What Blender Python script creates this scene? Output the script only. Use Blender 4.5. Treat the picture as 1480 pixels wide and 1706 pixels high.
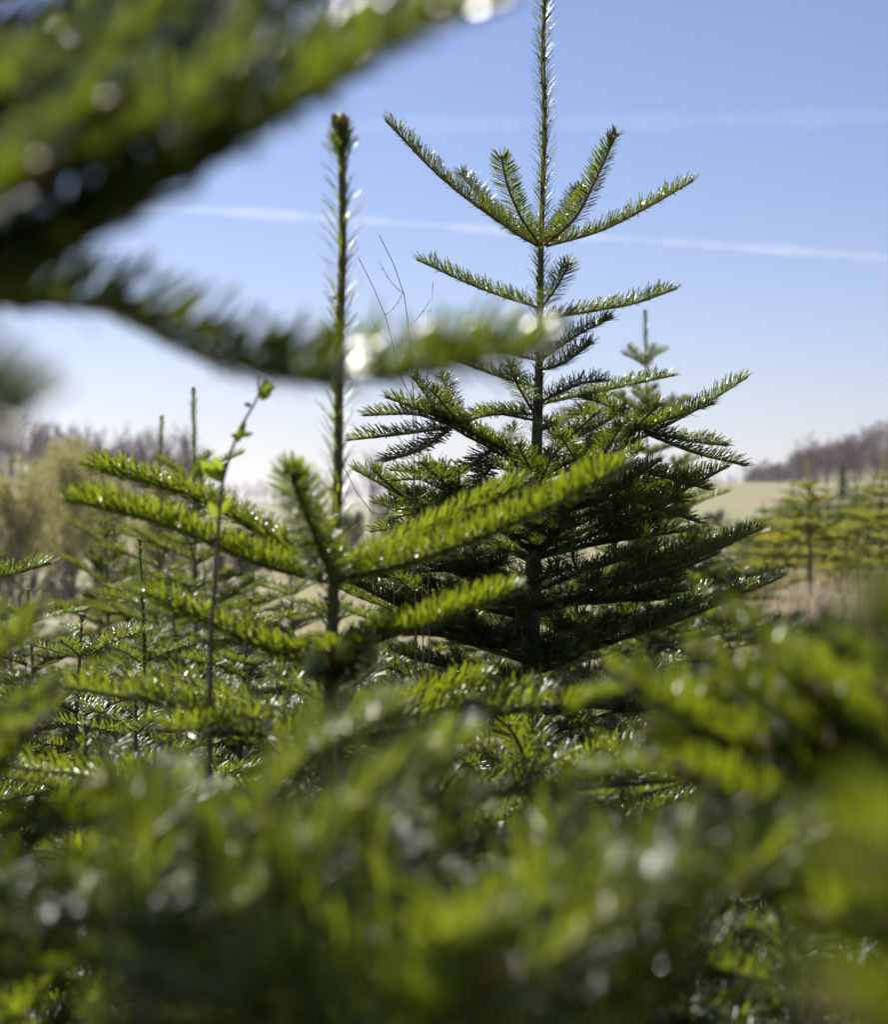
import bpy, math, random
import numpy as np

R = math.radians
scene = bpy.context.scene
for o in list(bpy.data.objects):
    bpy.data.objects.remove(o)

# ------------------------------------------------------------------ camera, sky, sun, exposure
F_PX, CX, CY = 3083.0, 740.0, 853.0          # focal length and centre in photograph pixels (1480 x 1706)
CAM_Z = 1.05
FOCUS = 3.4
cam = bpy.data.cameras.new('camera')
cam_o = bpy.data.objects.new('camera', cam)
scene.collection.objects.link(cam_o)
cam_o.location = (0, 0, CAM_Z)
cam_o.rotation_euler = (R(90), 0, 0)
cam.sensor_fit = 'VERTICAL'
cam.sensor_height = 36.0
cam.lens = 36.0 * F_PX / 1706.0
cam.clip_start = 0.02
cam.clip_end = 120000
cam.dof.use_dof = True
cam.dof.focus_distance = FOCUS
APERTURE = 0.0124                              # diameter of the opening in metres
cam.dof.aperture_fstop = (cam.lens / 1000.0) / APERTURE
scene.camera = cam_o

SUN_EL, SUN_AZ = 44.0, -34.0                   # azimuth clockwise from +Y (the view direction)
world = bpy.data.worlds.new('World')
scene.world = world
world.use_nodes = True
wn = world.node_tree
wn.nodes.clear()
wout = wn.nodes.new('ShaderNodeOutputWorld')
wbg = wn.nodes.new('ShaderNodeBackground')
wsky = wn.nodes.new('ShaderNodeTexSky')
wsky.sky_type = 'NISHITA'
wsky.sun_disc = False
wsky.sun_elevation = R(SUN_EL)
wsky.sun_rotation = R(SUN_AZ)
wsky.altitude = 200
wsky.air_density = 1.0
wsky.dust_density = 0.2
wsky.ozone_density = 3.0
wbg.inputs['Strength'].default_value = 0.0500
wtint = wn.nodes.new('ShaderNodeMix')         # cool white balance of the whole sky
wtint.data_type = 'RGBA'
wtint.blend_type = 'MULTIPLY'
wtint.inputs[0].default_value = 1.0
wtint.inputs[7].default_value = (1.08, 0.955, 1.12, 1)
wn.links.new(wsky.outputs[0], wtint.inputs[6])
wn.links.new(wtint.outputs[2], wbg.inputs[0])
wn.links.new(wbg.outputs[0], wout.inputs[0])

sl = bpy.data.lights.new('sun', 'SUN')
sl.energy = 5.0
sl.angle = R(0.53)
sl.color = (1.0, 0.94, 0.85)
so = bpy.data.objects.new('sun', sl)
scene.collection.objects.link(so)
sd = np.array([math.sin(R(SUN_AZ)) * math.cos(R(SUN_EL)), math.cos(R(SUN_AZ)) * math.cos(R(SUN_EL)), math.sin(R(SUN_EL))])
from mathutils import Vector
so.rotation_euler = Vector(sd).to_track_quat('Z', 'Y').to_euler()
so.location = (-20, 30, 40)

vs = scene.view_settings
vs.view_transform = 'Standard'
vs.look = 'None'
vs.exposure = 0.93
vs.gamma = 1.0
vs.use_curve_mapping = False
scene.render.engine = 'CYCLES'
scene.cycles.max_bounces = 7
scene.cycles.diffuse_bounces = 3
scene.cycles.glossy_bounces = 2
scene.cycles.transmission_bounces = 4
scene.cycles.volume_bounces = 0
scene.cycles.caustics_reflective = False
scene.cycles.caustics_refractive = False
scene.cycles.use_denoising = True


def at(px, py, d):
    """the point seen at photograph pixel (px, py) at distance d along the view"""
    return np.array([(px - CX) / F_PX * d, d, CAM_Z - (py - CY) / F_PX * d])


# ------------------------------------------------------------------ materials
def mat_new(name):
    m = bpy.data.materials.new(name)
    m.use_nodes = True
    nt = m.node_tree
    for n in list(nt.nodes):
        nt.nodes.remove(n)
    out = nt.nodes.new('ShaderNodeOutputMaterial')
    return m, nt, out


def N(nt, t, **kw):
    n = nt.nodes.new(t)
    for k, v in kw.items():
        if hasattr(n, k):
            setattr(n, k, v)
        else:
            n.inputs[k].default_value = v
    return n


def ramp(nt, stops):
    r = nt.nodes.new('ShaderNodeValToRGB')
    el = r.color_ramp.elements
    el[0].position, el[0].color = stops[0][0], (*stops[0][1], 1)
    el[1].position, el[1].color = stops[-1][0], (*stops[-1][1], 1)
    for p, c in stops[1:-1]:
        e = el.new(p)
        e.color = (*c, 1)
    return r


def mixrgb(nt, fac, a, b, blend='MIX'):
    m = nt.nodes.new('ShaderNodeMix')
    m.data_type = 'RGBA'
    m.blend_type = blend
    for i, v in ((0, fac), (6, a), (7, b)):
        if hasattr(v, 'is_linked') or hasattr(v, 'links'):
            nt.links.new(v, m.inputs[i])
        elif i == 0:
            m.inputs[0].default_value = v
        else:
            m.inputs[i].default_value = (*v, 1)
    return m.outputs[2]


def needle_mat(name, dark, light, trans, pale=(0.075, 0.11, 0.07), tip=(0.30, 0.30, 0.16), rough=0.3, tfac=0.42, tips=0.5, spec=0.5):
    m, nt, out = mat_new(name)
    uv = N(nt, 'ShaderNodeUVMap')
    sep = N(nt, 'ShaderNodeSeparateXYZ')
    nt.links.new(uv.outputs[0], sep.inputs[0])
    fl = N(nt, 'ShaderNodeMath', operation='FLOOR')
    nt.links.new(sep.outputs[1], fl.inputs[0])
    rn = N(nt, 'ShaderNodeMath', operation='DIVIDE')
    rn.inputs[1].default_value = 15.0
    nt.links.new(fl.outputs[0], rn.inputs[0])
    al = N(nt, 'ShaderNodeMath', operation='FRACT')
    nt.links.new(sep.outputs[1], al.inputs[0])
    # rounded cross-section with a shallow groove: height over the width of the needle
    pg = N(nt, 'ShaderNodeMath', operation='PINGPONG')
    pg.inputs[1].default_value = 0.5
    nt.links.new(sep.outputs[0], pg.inputs[0])
    pw = N(nt, 'ShaderNodeMath', operation='SINE')
    ms = N(nt, 'ShaderNodeMath', operation='MULTIPLY')
    ms.inputs[1].default_value = 3.3
    nt.links.new(pg.outputs[0], ms.inputs[0])
    nt.links.new(ms.outputs[0], pw.inputs[0])
    rp = ramp(nt, [(0.0, dark), (1.0, light)])
    nt.links.new(rn.outputs[0], rp.inputs[0])
    geo = N(nt, 'ShaderNodeNewGeometry')
    col = mixrgb(nt, 0.0, rp.outputs[0], pale)
    # underside of a needle carries the two pale stomatal bands
    mm = N(nt, 'ShaderNodeMath', operation='MULTIPLY')
    mm.inputs[1].default_value = 0.6
    nt.links.new(geo.outputs['Backfacing'], mm.inputs[0])
    nt.links.new(mm.outputs[0], col.node.inputs[0])
    tr = ramp(nt, [(0.86, (0, 0, 0)), (1.0, (tips, tips, tips))])
    nt.links.new(al.outputs[0], tr.inputs[0])
    col2 = mixrgb(nt, tr.outputs[0], col, tip)
    p = N(nt, 'ShaderNodeBsdfPrincipled')
    nt.links.new(col2, p.inputs['Base Color'])
    p.inputs['Roughness'].default_value = rough
    p.inputs['Specular IOR Level'].default_value = spec
    bp = N(nt, 'ShaderNodeBump')
    bp.inputs['Strength'].default_value = 1.0
    bp.inputs['Distance'].default_value = 0.00028
    nt.links.new(pw.outputs[0], bp.inputs['Height'])
    nt.links.new(bp.outputs[0], p.inputs['Normal'])
    t = N(nt, 'ShaderNodeBsdfTranslucent')
    tc = mixrgb(nt, rn.outputs[0], tuple(c * 0.75 for c in trans), tuple(min(1, c * 1.25) for c in trans))
    nt.links.new(tc, t.inputs[0])
    mx = N(nt, 'ShaderNodeMixShader')
    mx.inputs[0].default_value = tfac
    nt.links.new(p.outputs[0], mx.inputs[1])
    nt.links.new(t.outputs[0], mx.inputs[2])
    nt.links.new(mx.outputs[0], out.inputs[0])
    return m


def bark_mat(name, c1, c2, scale=120.0, rough=0.8, bump=0.3, patch=None):
    m, nt, out = mat_new(name)
    tc = N(nt, 'ShaderNodeTexCoord')
    mp = N(nt, 'ShaderNodeMapping')
    mp.inputs['Scale'].default_value = (1, 1, 0.35)
    nt.links.new(tc.outputs['Object'], mp.inputs[0])
    nz = N(nt, 'ShaderNodeTexNoise', Scale=scale, Detail=5.0, Roughness=0.65)
    nt.links.new(mp.outputs[0], nz.inputs[0])
    rp = ramp(nt, [(0.3, c1), (0.7, c2)])
    nt.links.new(nz.outputs[0], rp.inputs[0])
    col = rp.outputs[0]
    if patch:
        n2 = N(nt, 'ShaderNodeTexNoise', Scale=scale * 0.25, Detail=3.0)
        nt.links.new(mp.outputs[0], n2.inputs[0])
        r2 = ramp(nt, [(0.48, (0, 0, 0)), (0.62, (1, 1, 1))])
        nt.links.new(n2.outputs[0], r2.inputs[0])
        col = mixrgb(nt, r2.outputs[0], col, patch)
    p = N(nt, 'ShaderNodeBsdfPrincipled')
    p.inputs['Roughness'].default_value = rough
    nt.links.new(col, p.inputs['Base Color'])
    b = N(nt, 'ShaderNodeBump')
    b.inputs['Strength'].default_value = bump
    b.inputs['Distance'].default_value = 0.004
    nt.links.new(nz.outputs[0], b.inputs['Height'])
    nt.links.new(b.outputs[0], p.inputs['Normal'])
    nt.links.new(p.outputs[0], out.inputs[0])
    return m


def leaf_mat(name, c1, c2, trans, rough=0.5, tfac=0.4):
    m, nt, out = mat_new(name)
    uv = N(nt, 'ShaderNodeUVMap')
    sep = N(nt, 'ShaderNodeSeparateXYZ')
    nt.links.new(uv.outputs[0], sep.inputs[0])
    rp = ramp(nt, [(0.0, c1), (1.0, c2)])
    nt.links.new(sep.outputs[0], rp.inputs[0])
    p = N(nt, 'ShaderNodeBsdfPrincipled')
    p.inputs['Roughness'].default_value = rough
    nt.links.new(rp.outputs[0], p.inputs['Base Color'])
    t = N(nt, 'ShaderNodeBsdfTranslucent')
    t.inputs[0].default_value = (*trans, 1)
    mx = N(nt, 'ShaderNodeMixShader')
    mx.inputs[0].default_value = tfac
    nt.links.new(p.outputs[0], mx.inputs[1])
    nt.links.new(t.outputs[0], mx.inputs[2])
    nt.links.new(mx.outputs[0], out.inputs[0])
    return m


M = {}
M['needle'] = needle_mat('fir_needle', (0.012, 0.030, 0.007), (0.040, 0.066, 0.012), (0.20, 0.255, 0.012), rough=0.25, tfac=0.36)
M['needle_lush'] = needle_mat('fir_needle_lush', (0.013, 0.032, 0.007), (0.040, 0.068, 0.011), (0.25, 0.31, 0.011), rough=0.235, tfac=0.46, spec=0.5)
M['needle_glint'] = needle_mat('fir_needle_glossy', (0.012, 0.030, 0.007), (0.038, 0.064, 0.011), (0.22, 0.28, 0.011), rough=0.235, tfac=0.40, spec=0.95)
M['needle_far'] = needle_mat('fir_needle_midfield', (0.017, 0.036, 0.010), (0.048, 0.074, 0.016), (0.20, 0.245, 0.016), rough=0.33, spec=0.4)
M['needle_yellow'] = needle_mat('fir_needle_yellowed', (0.08, 0.12, 0.02), (0.26, 0.21, 0.02), (0.46, 0.45, 0.03), rough=0.45)
M['needle_dark'] = needle_mat('spruce_needle_dark', (0.008, 0.02, 0.008), (0.018, 0.035, 0.012), (0.03, 0.05, 0.01), rough=0.6)
M['bark'] = bark_mat('fir_bark', (0.06, 0.056, 0.040), (0.19, 0.17, 0.125), 160, patch=(0.09, 0.095, 0.04))
M['twig'] = bark_mat('fir_twig', (0.060, 0.045, 0.020), (0.14, 0.085, 0.040), 300)
M['shoot'] = bark_mat('fir_leader_bark', (0.075, 0.072, 0.026), (0.19, 0.155, 0.065), 260)
M['bud'] = bark_mat('fir_bud', (0.13, 0.07, 0.035), (0.30, 0.19, 0.10), 500, rough=0.45)
M['bare_bark'] = bark_mat('bare_tree_bark', (0.085, 0.066, 0.058), (0.17, 0.135, 0.115), 3.0)
M['wood_bark'] = bark_mat('far_wood_bark', (0.145, 0.088, 0.085), (0.27, 0.172, 0.165), 0.6)
M['sapling'] = bark_mat('sapling_bark', (0.060, 0.030, 0.022), (0.13, 0.075, 0.055), 200, rough=0.45)
M['straw'] = leaf_mat('dry_straw', (0.32, 0.25, 0.17), (0.55, 0.46, 0.34), (0.46, 0.37, 0.26), 0.7, 0.4)
M['grass'] = leaf_mat('green_grass', (0.07, 0.12, 0.02), (0.16, 0.20, 0.05), (0.20, 0.26, 0.05), 0.5, 0.4)
M['olive_leaf'] = leaf_mat('willow_catkin_leaf', (0.22, 0.20, 0.07), (0.40, 0.36, 0.14), (0.52, 0.47, 0.15), 0.6, 0.4)
M['leaf'] = leaf_mat('young_leaf', (0.07, 0.13, 0.015), (0.13, 0.21, 0.03), (0.34, 0.44, 0.03), 0.4, 0.5)


# ------------------------------------------------------------------ mesh building
class Geo:
    """collects quads with a uv per vertex; tubes, needles and buds all go in here"""
    def __init__(self):
        self.v, self.f, self.u, self.mi = [], [], [], []
        self.n = 0

    def add(self, v, f, uv=None, mi=0):
        v = np.asarray(v, dtype=np.float64).reshape(-1, 3)
        f = np.asarray(f, dtype=np.int64).reshape(-1, 4)
        self.v.append(v)
        self.f.append(f + self.n)
        self.u.append(np.zeros((len(v), 2)) if uv is None else np.asarray(uv).reshape(-1, 2))
        self.mi.append(np.full(len(f), mi, dtype=np.int32))
        self.n += len(v)

    def tube(self, pts, rad, sides=6, mi=0, cap=True):
        pts = np.asarray(pts, float)
        n = len(pts)
        rad = np.broadcast_to(np.asarray(rad, float), (n,)) if np.ndim(rad) else np.full(n, rad)
        t = np.gradient(pts, axis=0)
        t /= np.linalg.norm(t, axis=1)[:, None] + 1e-12
        ref = np.array([0, 0, 1.0]) if abs(t[:, 2]).mean() < 0.8 else np.array([0, 1.0, 0])
        a = np.cross(t, ref)
        a /= np.linalg.norm(a, axis=1)[:, None] + 1e-12
        b = np.cross(t, a)
        th = np.arange(sides) / sides * 2 * np.pi
        ring = pts[:, None, :] + rad[:, None, None] * (np.cos(th)[None, :, None] * a[:, None, :] + np.sin(th)[None, :, None] * b[:, None, :])
        i, j = np.meshgrid(np.arange(n - 1), np.arange(sides), indexing='ij')
        j2 = (j + 1) % sides
        f = np.stack([i * sides + j, i * sides + j2, (i + 1) * sides + j2, (i + 1) * sides + j], -1).reshape(-1, 4)
        self.add(ring, f, None, mi)

    def bud(self, p, d, r, l, mi=0):
        u = np.array([0.0, 0.25, 0.6, 0.85, 1.0])
        rr = np.array([0.5, 0.95, 0.95, 0.6, 0.08]) * r
        self.tube(p[None, :] + d[None, :] * (u * l)[:, None], rr, 6, mi)

    def build(self, name, mats, parent=None, smooth=True):
        if not self.v:
            return None
        v = np.concatenate(self.v)
        f = np.concatenate(self.f)
        uv = np.concatenate(self.u)
        me = bpy.data.meshes.new(name)
        me.vertices.add(len(v))
        me.vertices.foreach_set('co', v.astype(np.float32).ravel())
        me.loops.add(len(f) * 4)
        me.loops.foreach_set('vertex_index', f.astype(np.int32).ravel())
        me.polygons.add(len(f))
        me.polygons.foreach_set('loop_start', np.arange(len(f), dtype=np.int32) * 4)
        me.polygons.foreach_set('use_smooth', np.full(len(f), smooth))
        for m in (mats if isinstance(mats, (list, tuple)) else [mats]):
            me.materials.append(m)
        me.polygons.foreach_set('material_index', np.concatenate(self.mi))
        ul = me.uv_layers.new(name='UVMap')
        ul.data.foreach_set('uv', uv[f.ravel()].astype(np.float32).ravel())
        me.update(calc_edges=True)
        o = bpy.data.objects.new(name, me)
        scene.collection.objects.link(o)
        if parent is not None:
            o.parent = parent
        return o

    def shift(self, off):
        self.v = [a - off for a in self.v]
        return self


UP = np.array([0, 0, 1.0])


def unit(v):
    return v / (np.linalg.norm(v, axis=-1, keepdims=True) + 1e-12)


def spline(ctrl, n):
    """Catmull-Rom through the control points, n points evenly spaced"""
    c = np.asarray(ctrl, float)
    if len(c) == 2:
        return c[0] + (c[1] - c[0]) * np.linspace(0, 1, n)[:, None]
    c = np.vstack([2 * c[0] - c[1], c, 2 * c[-1] - c[-2]])
    out = []
    for i in range(1, len(c) - 2):
        t = np.linspace(0, 1, 12, endpoint=False)[:, None]
        p0, p1, p2, p3 = c[i - 1], c[i], c[i + 1], c[i + 2]
        out.append(0.5 * (2 * p1 + (p2 - p0) * t + (2 * p0 - 5 * p1 + 4 * p2 - p3) * t ** 2 + (3 * p1 - p0 - 3 * p2 + p3) * t ** 3))
    out = np.vstack(out + [c[-2][None, :]])
    s = np.concatenate([[0], np.cumsum(np.linalg.norm(np.diff(out, axis=0), axis=1))])
    q = np.linspace(0, s[-1], n)
    return np.stack([np.interp(q, s, out[:, k]) for k in range(3)], 1)


def plen(p):
    return np.linalg.norm(np.diff(p, axis=0), axis=1).sum()




def needles(g, pts, rng, dens=900, ln=0.024, wd=0.0021, rows=2, leader=False, skip=0.0, rad=0.002, fwd=None, upv=None, tw=0.22, curl=1.0, flat=1.0, ang=66.0, hk=1.0, under=-0.12, neat=1.0):
    """needles along a shoot: on side shoots combed to the sides and the top, on leaders all round"""
    pts = np.asarray(pts)
    seg = np.linalg.norm(np.diff(pts, axis=0), axis=1)
    s = np.concatenate([[0], np.cumsum(seg)])
    L = s[-1]
    K = int((L - skip) * dens)
    if K < 2:
        return
    q = skip + (L - skip) * (np.arange(K) + rng.random(K)) / K
    pos = np.stack([np.interp(q, s, pts[:, k]) for k in range(3)], 1)
    tg = unit(np.gradient(pts, axis=0))
    t = unit(np.stack([np.interp(q, s, tg[:, k]) for k in range(3)], 1))
    ref = (UP if upv is None else upv) if not leader else np.array([0.0, 1.0, 0.0])
    if not leader and abs(t[:, 2]).mean() > 0.93:
        ref = np.array([0, -1.0, 0.3])
    side = unit(np.cross(t, ref))
    up = np.cross(side, t)
    phi = np.arange(K) * 2.39996 + rng.normal(0, 0.25 * neat, K)
    e = np.sin(phi)
    c = np.cos(phi)
    if not leader:
        e = np.where(e > 0, e * flat, e)
        low = e < -0.18
        e = np.where(low, under + 0.25 * rng.random(K) - 0.22 * (rng.random(K) < 0.35), e)
        c = np.sign(c + 1e-9) * np.sqrt(np.clip(1 - e * e, 0, 1))
    rad_v = c[:, None] * side + e[:, None] * up
    if leader:
        al = rng.normal(R(46), R(8), K)
        bend = 0.30 * t
    else:
        al = rng.normal(R(ang), R(6.5 * neat), K) - R(4) * np.clip(e, 0, 1)
        bend = 0.30 * up * (1 - np.clip(e, 0, 1))[:, None] + 0.10 * t
    if fwd is not None:
        al = al * fwd
    end = np.clip((L - q) / 0.035, 0, 1)
    al = al * (0.55 + 0.45 * end)
    d = np.cos(al)[:, None] * t + np.sin(al)[:, None] * rad_v
    d = unit(d + rng.normal(0, 0.045 * neat, (K, 3)))
    # side needles twist at their foot so that the glossy face looks up, those of a leader face its tip
    n0 = t if leader else unit(up + 0.45 * flat * t)
    w = unit(unit(np.cross(d, n0 + rng.normal(0, 0.08, (K, 3)))) + rng.normal(0, tw, (K, 3)))
    w = unit(w - (w * d).sum(1, keepdims=True) * d)
    nrm = np.cross(w, d)
    flip = np.where((nrm * n0).sum(1) < 0, -1.0, 1.0)
    nrm = nrm * flip[:, None]
    hook = hk * (0.05 + 0.16 * rng.random(K))
    w = w * flip[:, None]
    ll = ln * (0.78 + 0.34 * rng.random(K)) * (0.72 + 0.28 * np.clip(q / (0.12 * L + 1e-6), 0, 1)) * (0.7 + 0.3 * end)
    prof = {1: [0.9, 0.8], 2: [0.6, 1.0, 0.62], 3: [0.55, 1.0, 1.0, 0.55]}[rows]
    uu = np.linspace(0, 1, rows + 1)
    base = pos + rad_v * rad
    V = []
    for k, u in enumerate(uu):
        pc = base + ll[:, None] * (u * d + u * u * 0.8 * curl * bend)
        if k == rows and rows > 1:
            pc = pc - nrm * (ll * hook)[:, None]          # the blunt tip hooks down a little
        V.append(np.stack([pc - w * (wd * 0.5 * prof[k]), pc + w * (wd * 0.5 * prof[k])], 1))
    V = np.stack(V, 1)                                     # K, rows+1, 2, 3
    base_i = np.arange(K)[:, None] * (2 * (rows + 1))
    fs = []
    for k in range(rows):
        fs.append(np.stack([base_i[:, 0] + 2 * k, base_i[:, 0] + 2 * k + 1, base_i[:, 0] + 2 * k + 3, base_i[:, 0] + 2 * k + 2], -1))
    rnd = rng.random(K)
    uv = np.zeros((K, rows + 1, 2, 2))
    uv[..., 0] = np.array([0.0, 1.0])[None, None, :]
    uv[..., 1] = uu[None, :, None] * 0.98 + 0.01 + np.floor(rnd * 15.99)[:, None, None]
    g.add(V, np.stack(fs, 1), uv)


class Style:
    def __init__(self, **k):
        self.dens, self.ln, self.wd, self.rows, self.sides, self.npt = 900, 0.024, 0.0021, 2, 5, 9
        self.upv, self.tw, self.curl, self.flat, self.ang, self.hk, self.under, self.neat = UP, 0.22, 1.0, 1.0, 66.0, 1.0, -0.12, 1.0
        self.buds, self.rad, self.lat, self.old, self.angle = True, 0.0021, 0.72, 0.75, 50
        self.__dict__.update(k)


def shoot_axis(wood, nd, pts, years, st, rng, up, lead_tip=True, lat_max=9.0):
    """one branch axis (a polyline) with its side shoots; wood and needles go to two Geos"""
    L = plen(pts)
    n = len(pts)
    flat = st.flat if st.flat >= 1 else st.flat + (1.05 - st.flat) * rng.random() ** 1.5
    r_tip = st.rad
    r_base = st.rad * (1.0 + 0.75 * (years - 1)) + 0.0012 * L / 0.3
    rr = np.linspace(r_base, r_tip, n)
    wood.tube(pts, rr, st.sides, 0)
    if years >= 3:
        k = max(2, int(n * 0.3))
        needles(nd, pts[:k + 1], rng, st.dens * st.old, st.ln, st.wd, st.rows, rad=r_base * 0.8, skip=0.015, upv=st.upv, tw=st.tw, curl=st.curl, flat=flat, ang=st.ang, hk=st.hk, under=st.under, neat=st.neat)
        needles(nd, pts[k:], rng, st.dens, st.ln, st.wd, st.rows, rad=r_tip, upv=st.upv, tw=st.tw, curl=st.curl, flat=flat, ang=st.ang, hk=st.hk, under=st.under, neat=st.neat)
    else:
        needles(nd, pts, rng, st.dens, st.ln, st.wd, st.rows, rad=r_tip * 1.1, skip=0.006, upv=st.upv, tw=st.tw, curl=st.curl, flat=flat, ang=st.ang, hk=st.hk, under=st.under, neat=st.neat)
    tip_d = unit(pts[-1] - pts[-2])
    if st.buds:
        s1 = unit(np.cross(tip_d, up + 1e-3))
        for q in (-1, 0, 1):
            wood.bud(pts[-1] + s1 * q * 0.0035 - tip_d * 0.002, unit(tip_d + s1 * q * 0.5), 0.0026, 0.0075, 1)
    fr = {1: [], 2: [0.5], 3: [0.36, 0.70], 4: [0.27, 0.52, 0.77], 5: [0.2, 0.4, 0.6, 0.8]}[years]
    for i, f in enumerate(fr):
        f = f + rng.normal(0, 0.02)
        k = f * (n - 1)
        k0 = int(k)
        p = pts[k0] + (pts[min(k0 + 1, n - 1)] - pts[k0]) * (k - k0)
        t = unit(pts[min(k0 + 1, n - 1)] - pts[k0])
        u = unit(up - t * np.dot(up, t))
        s = np.cross(t, u)
        for sg in (-1, 1):
            if rng.random() < 0.06:
                continue
            a = R(st.angle) + rng.normal(0, R(7))
            l = min(lat_max, (1 - f) * L * st.lat * (0.8 + 0.4 * rng.random()))
            if l < 0.03:
                continue
            d = unit(np.cos(a) * t + sg * np.sin(a) * s + u * (0.10 + rng.normal(0, 0.10)))
            d2 = unit(d + 0.25 * t + 0.14 * UP)
            lp = spline([p, p + d * l * 0.5, p + d * l * 0.5 + d2 * l * 0.5], max(5, int(st.npt * 0.8)))
            shoot_axis(wood, nd, lp, max(1, min(years - 1 - i, 3)), st, rng, u, lat_max=lat_max)


def empty(name, loc, label=None, cat=None, group=None):
    o = bpy.data.objects.new(name, None)
    o.empty_display_size = 0.1
    scene.collection.objects.link(o)
    o.location = tuple(float(c) for c in loc)
    if label:
        o['label'] = label
    if cat:
        o['category'] = cat
    if group:
        o['group'] = group
    return o


def tag(o, label, cat, group=None, kind=None):
    o['label'] = label
    if cat:
        o['category'] = cat
    if group:
        o['group'] = group
    if kind:
        o['kind'] = kind
    return o


def add_branch(root, ctrl, years, st, rng, mats, npt=None, up=None, lat_max=9.0):
    off = np.array(root.location)
    pts = spline(ctrl, npt or st.npt)
    w, nd = Geo(), Geo()
    shoot_axis(w, nd, pts, years, st, rng, st.upv if up is None else up, lat_max=lat_max)
    b = w.shift(off).build('branch', [mats[1], M['bud']], root)
    f = nd.shift(off).build('needles', mats[0], b)
    if f:
        f['kind'] = 'stuff'
    return b


def add_trunk(root, ctrl, rads, st, rng, mats, needle_from=0.0, npt=28, leader_len=None, leader_needle=(700, 0.022), buds=8, knob=1.0):
    """trunk through ctrl (base to tip) and the needles of its upper, young part"""
    off = np.array(root.location)
    pts = spline(ctrl, npt)
    rr = np.interp(np.linspace(0, 1, npt), np.linspace(0, 1, len(rads)), rads)
    w = Geo()
    w.tube(pts, rr, 10, 0)
    L = plen(pts)
    tipd = unit(pts[-1] - pts[-2])
    for q in range(5):
        a = q * 1.2566
        dd = unit(tipd + 0.55 * np.array([math.cos(a), math.sin(a), 0]) * (q > 0))
        w.bud(pts[-1] + dd * 0.002, dd, 0.0040 * knob, 0.013 * knob, 1)
    nb = buds
    for q in range(nb):
        i = int(npt * (needle_from + (1 - needle_from) * (0.1 + 0.8 * rng.random())))
        i = min(i, npt - 2)
        a = rng.random() * 6.28
        dd = unit(np.array([math.cos(a), math.sin(a), 0.5]))
        w.bud(pts[i] + dd * rr[i] * 0.7, dd, 0.0030, 0.009, 1)
    tr = w.shift(off).build('trunk', [mats[2], M['bud']], root)
    k = int(npt * needle_from)
    nd = Geo()
    needles(nd, pts[k:], rng, leader_needle[0], leader_needle[1], st.wd * 0.85, st.rows, leader=True, rad=float(rr[k:].mean()) * 0.9)
    if knob > 1:
        tp = pts[-1] + tipd * np.linspace(-0.028, 0.004, 5)[:, None]
        needles(nd, tp, rng, 4200, 0.020, st.wd, st.rows, leader=True, rad=0.004, fwd=1.35)
    f = nd.shift(off).build('needles', mats[0], tr)
    if f:
        f['kind'] = 'stuff'
    return tr


# ------------------------------------------------------------------ ground
def sstep(a, b, x):
    u = np.clip((x - a) / (b - a), 0, 1)
    return u * u * (3 - 2 * u)


def ground_z(x, y):
    x = np.asarray(x, float)
    y = np.asarray(y, float)
    yy = np.maximum(y, 1.0)
    t = np.clip(x / yy, -0.6, 0.6)
    z = 0.05 * np.sin(x * 0.7 + 1.3) * np.cos(y * 0.45) * sstep(4, 14, np.hypot(x, y))
    z = z - 1.9 * sstep(9, 50, y) * sstep(-0.02, -0.15, t) * (1 - sstep(120, 240, y))
    z = z + 5.6 * sstep(55, 300, y) * sstep(0.02, 0.14, t)
    z = z + 320 * sstep(300, 720, y) * np.clip(t - 0.178, 0, 0.12)
    z = z + 95 * sstep(190, 460, y) * np.clip(-t - 0.13, 0, 0.2)
    z = z + 9.0 * sstep(800, 1500, y)
    return z


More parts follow.
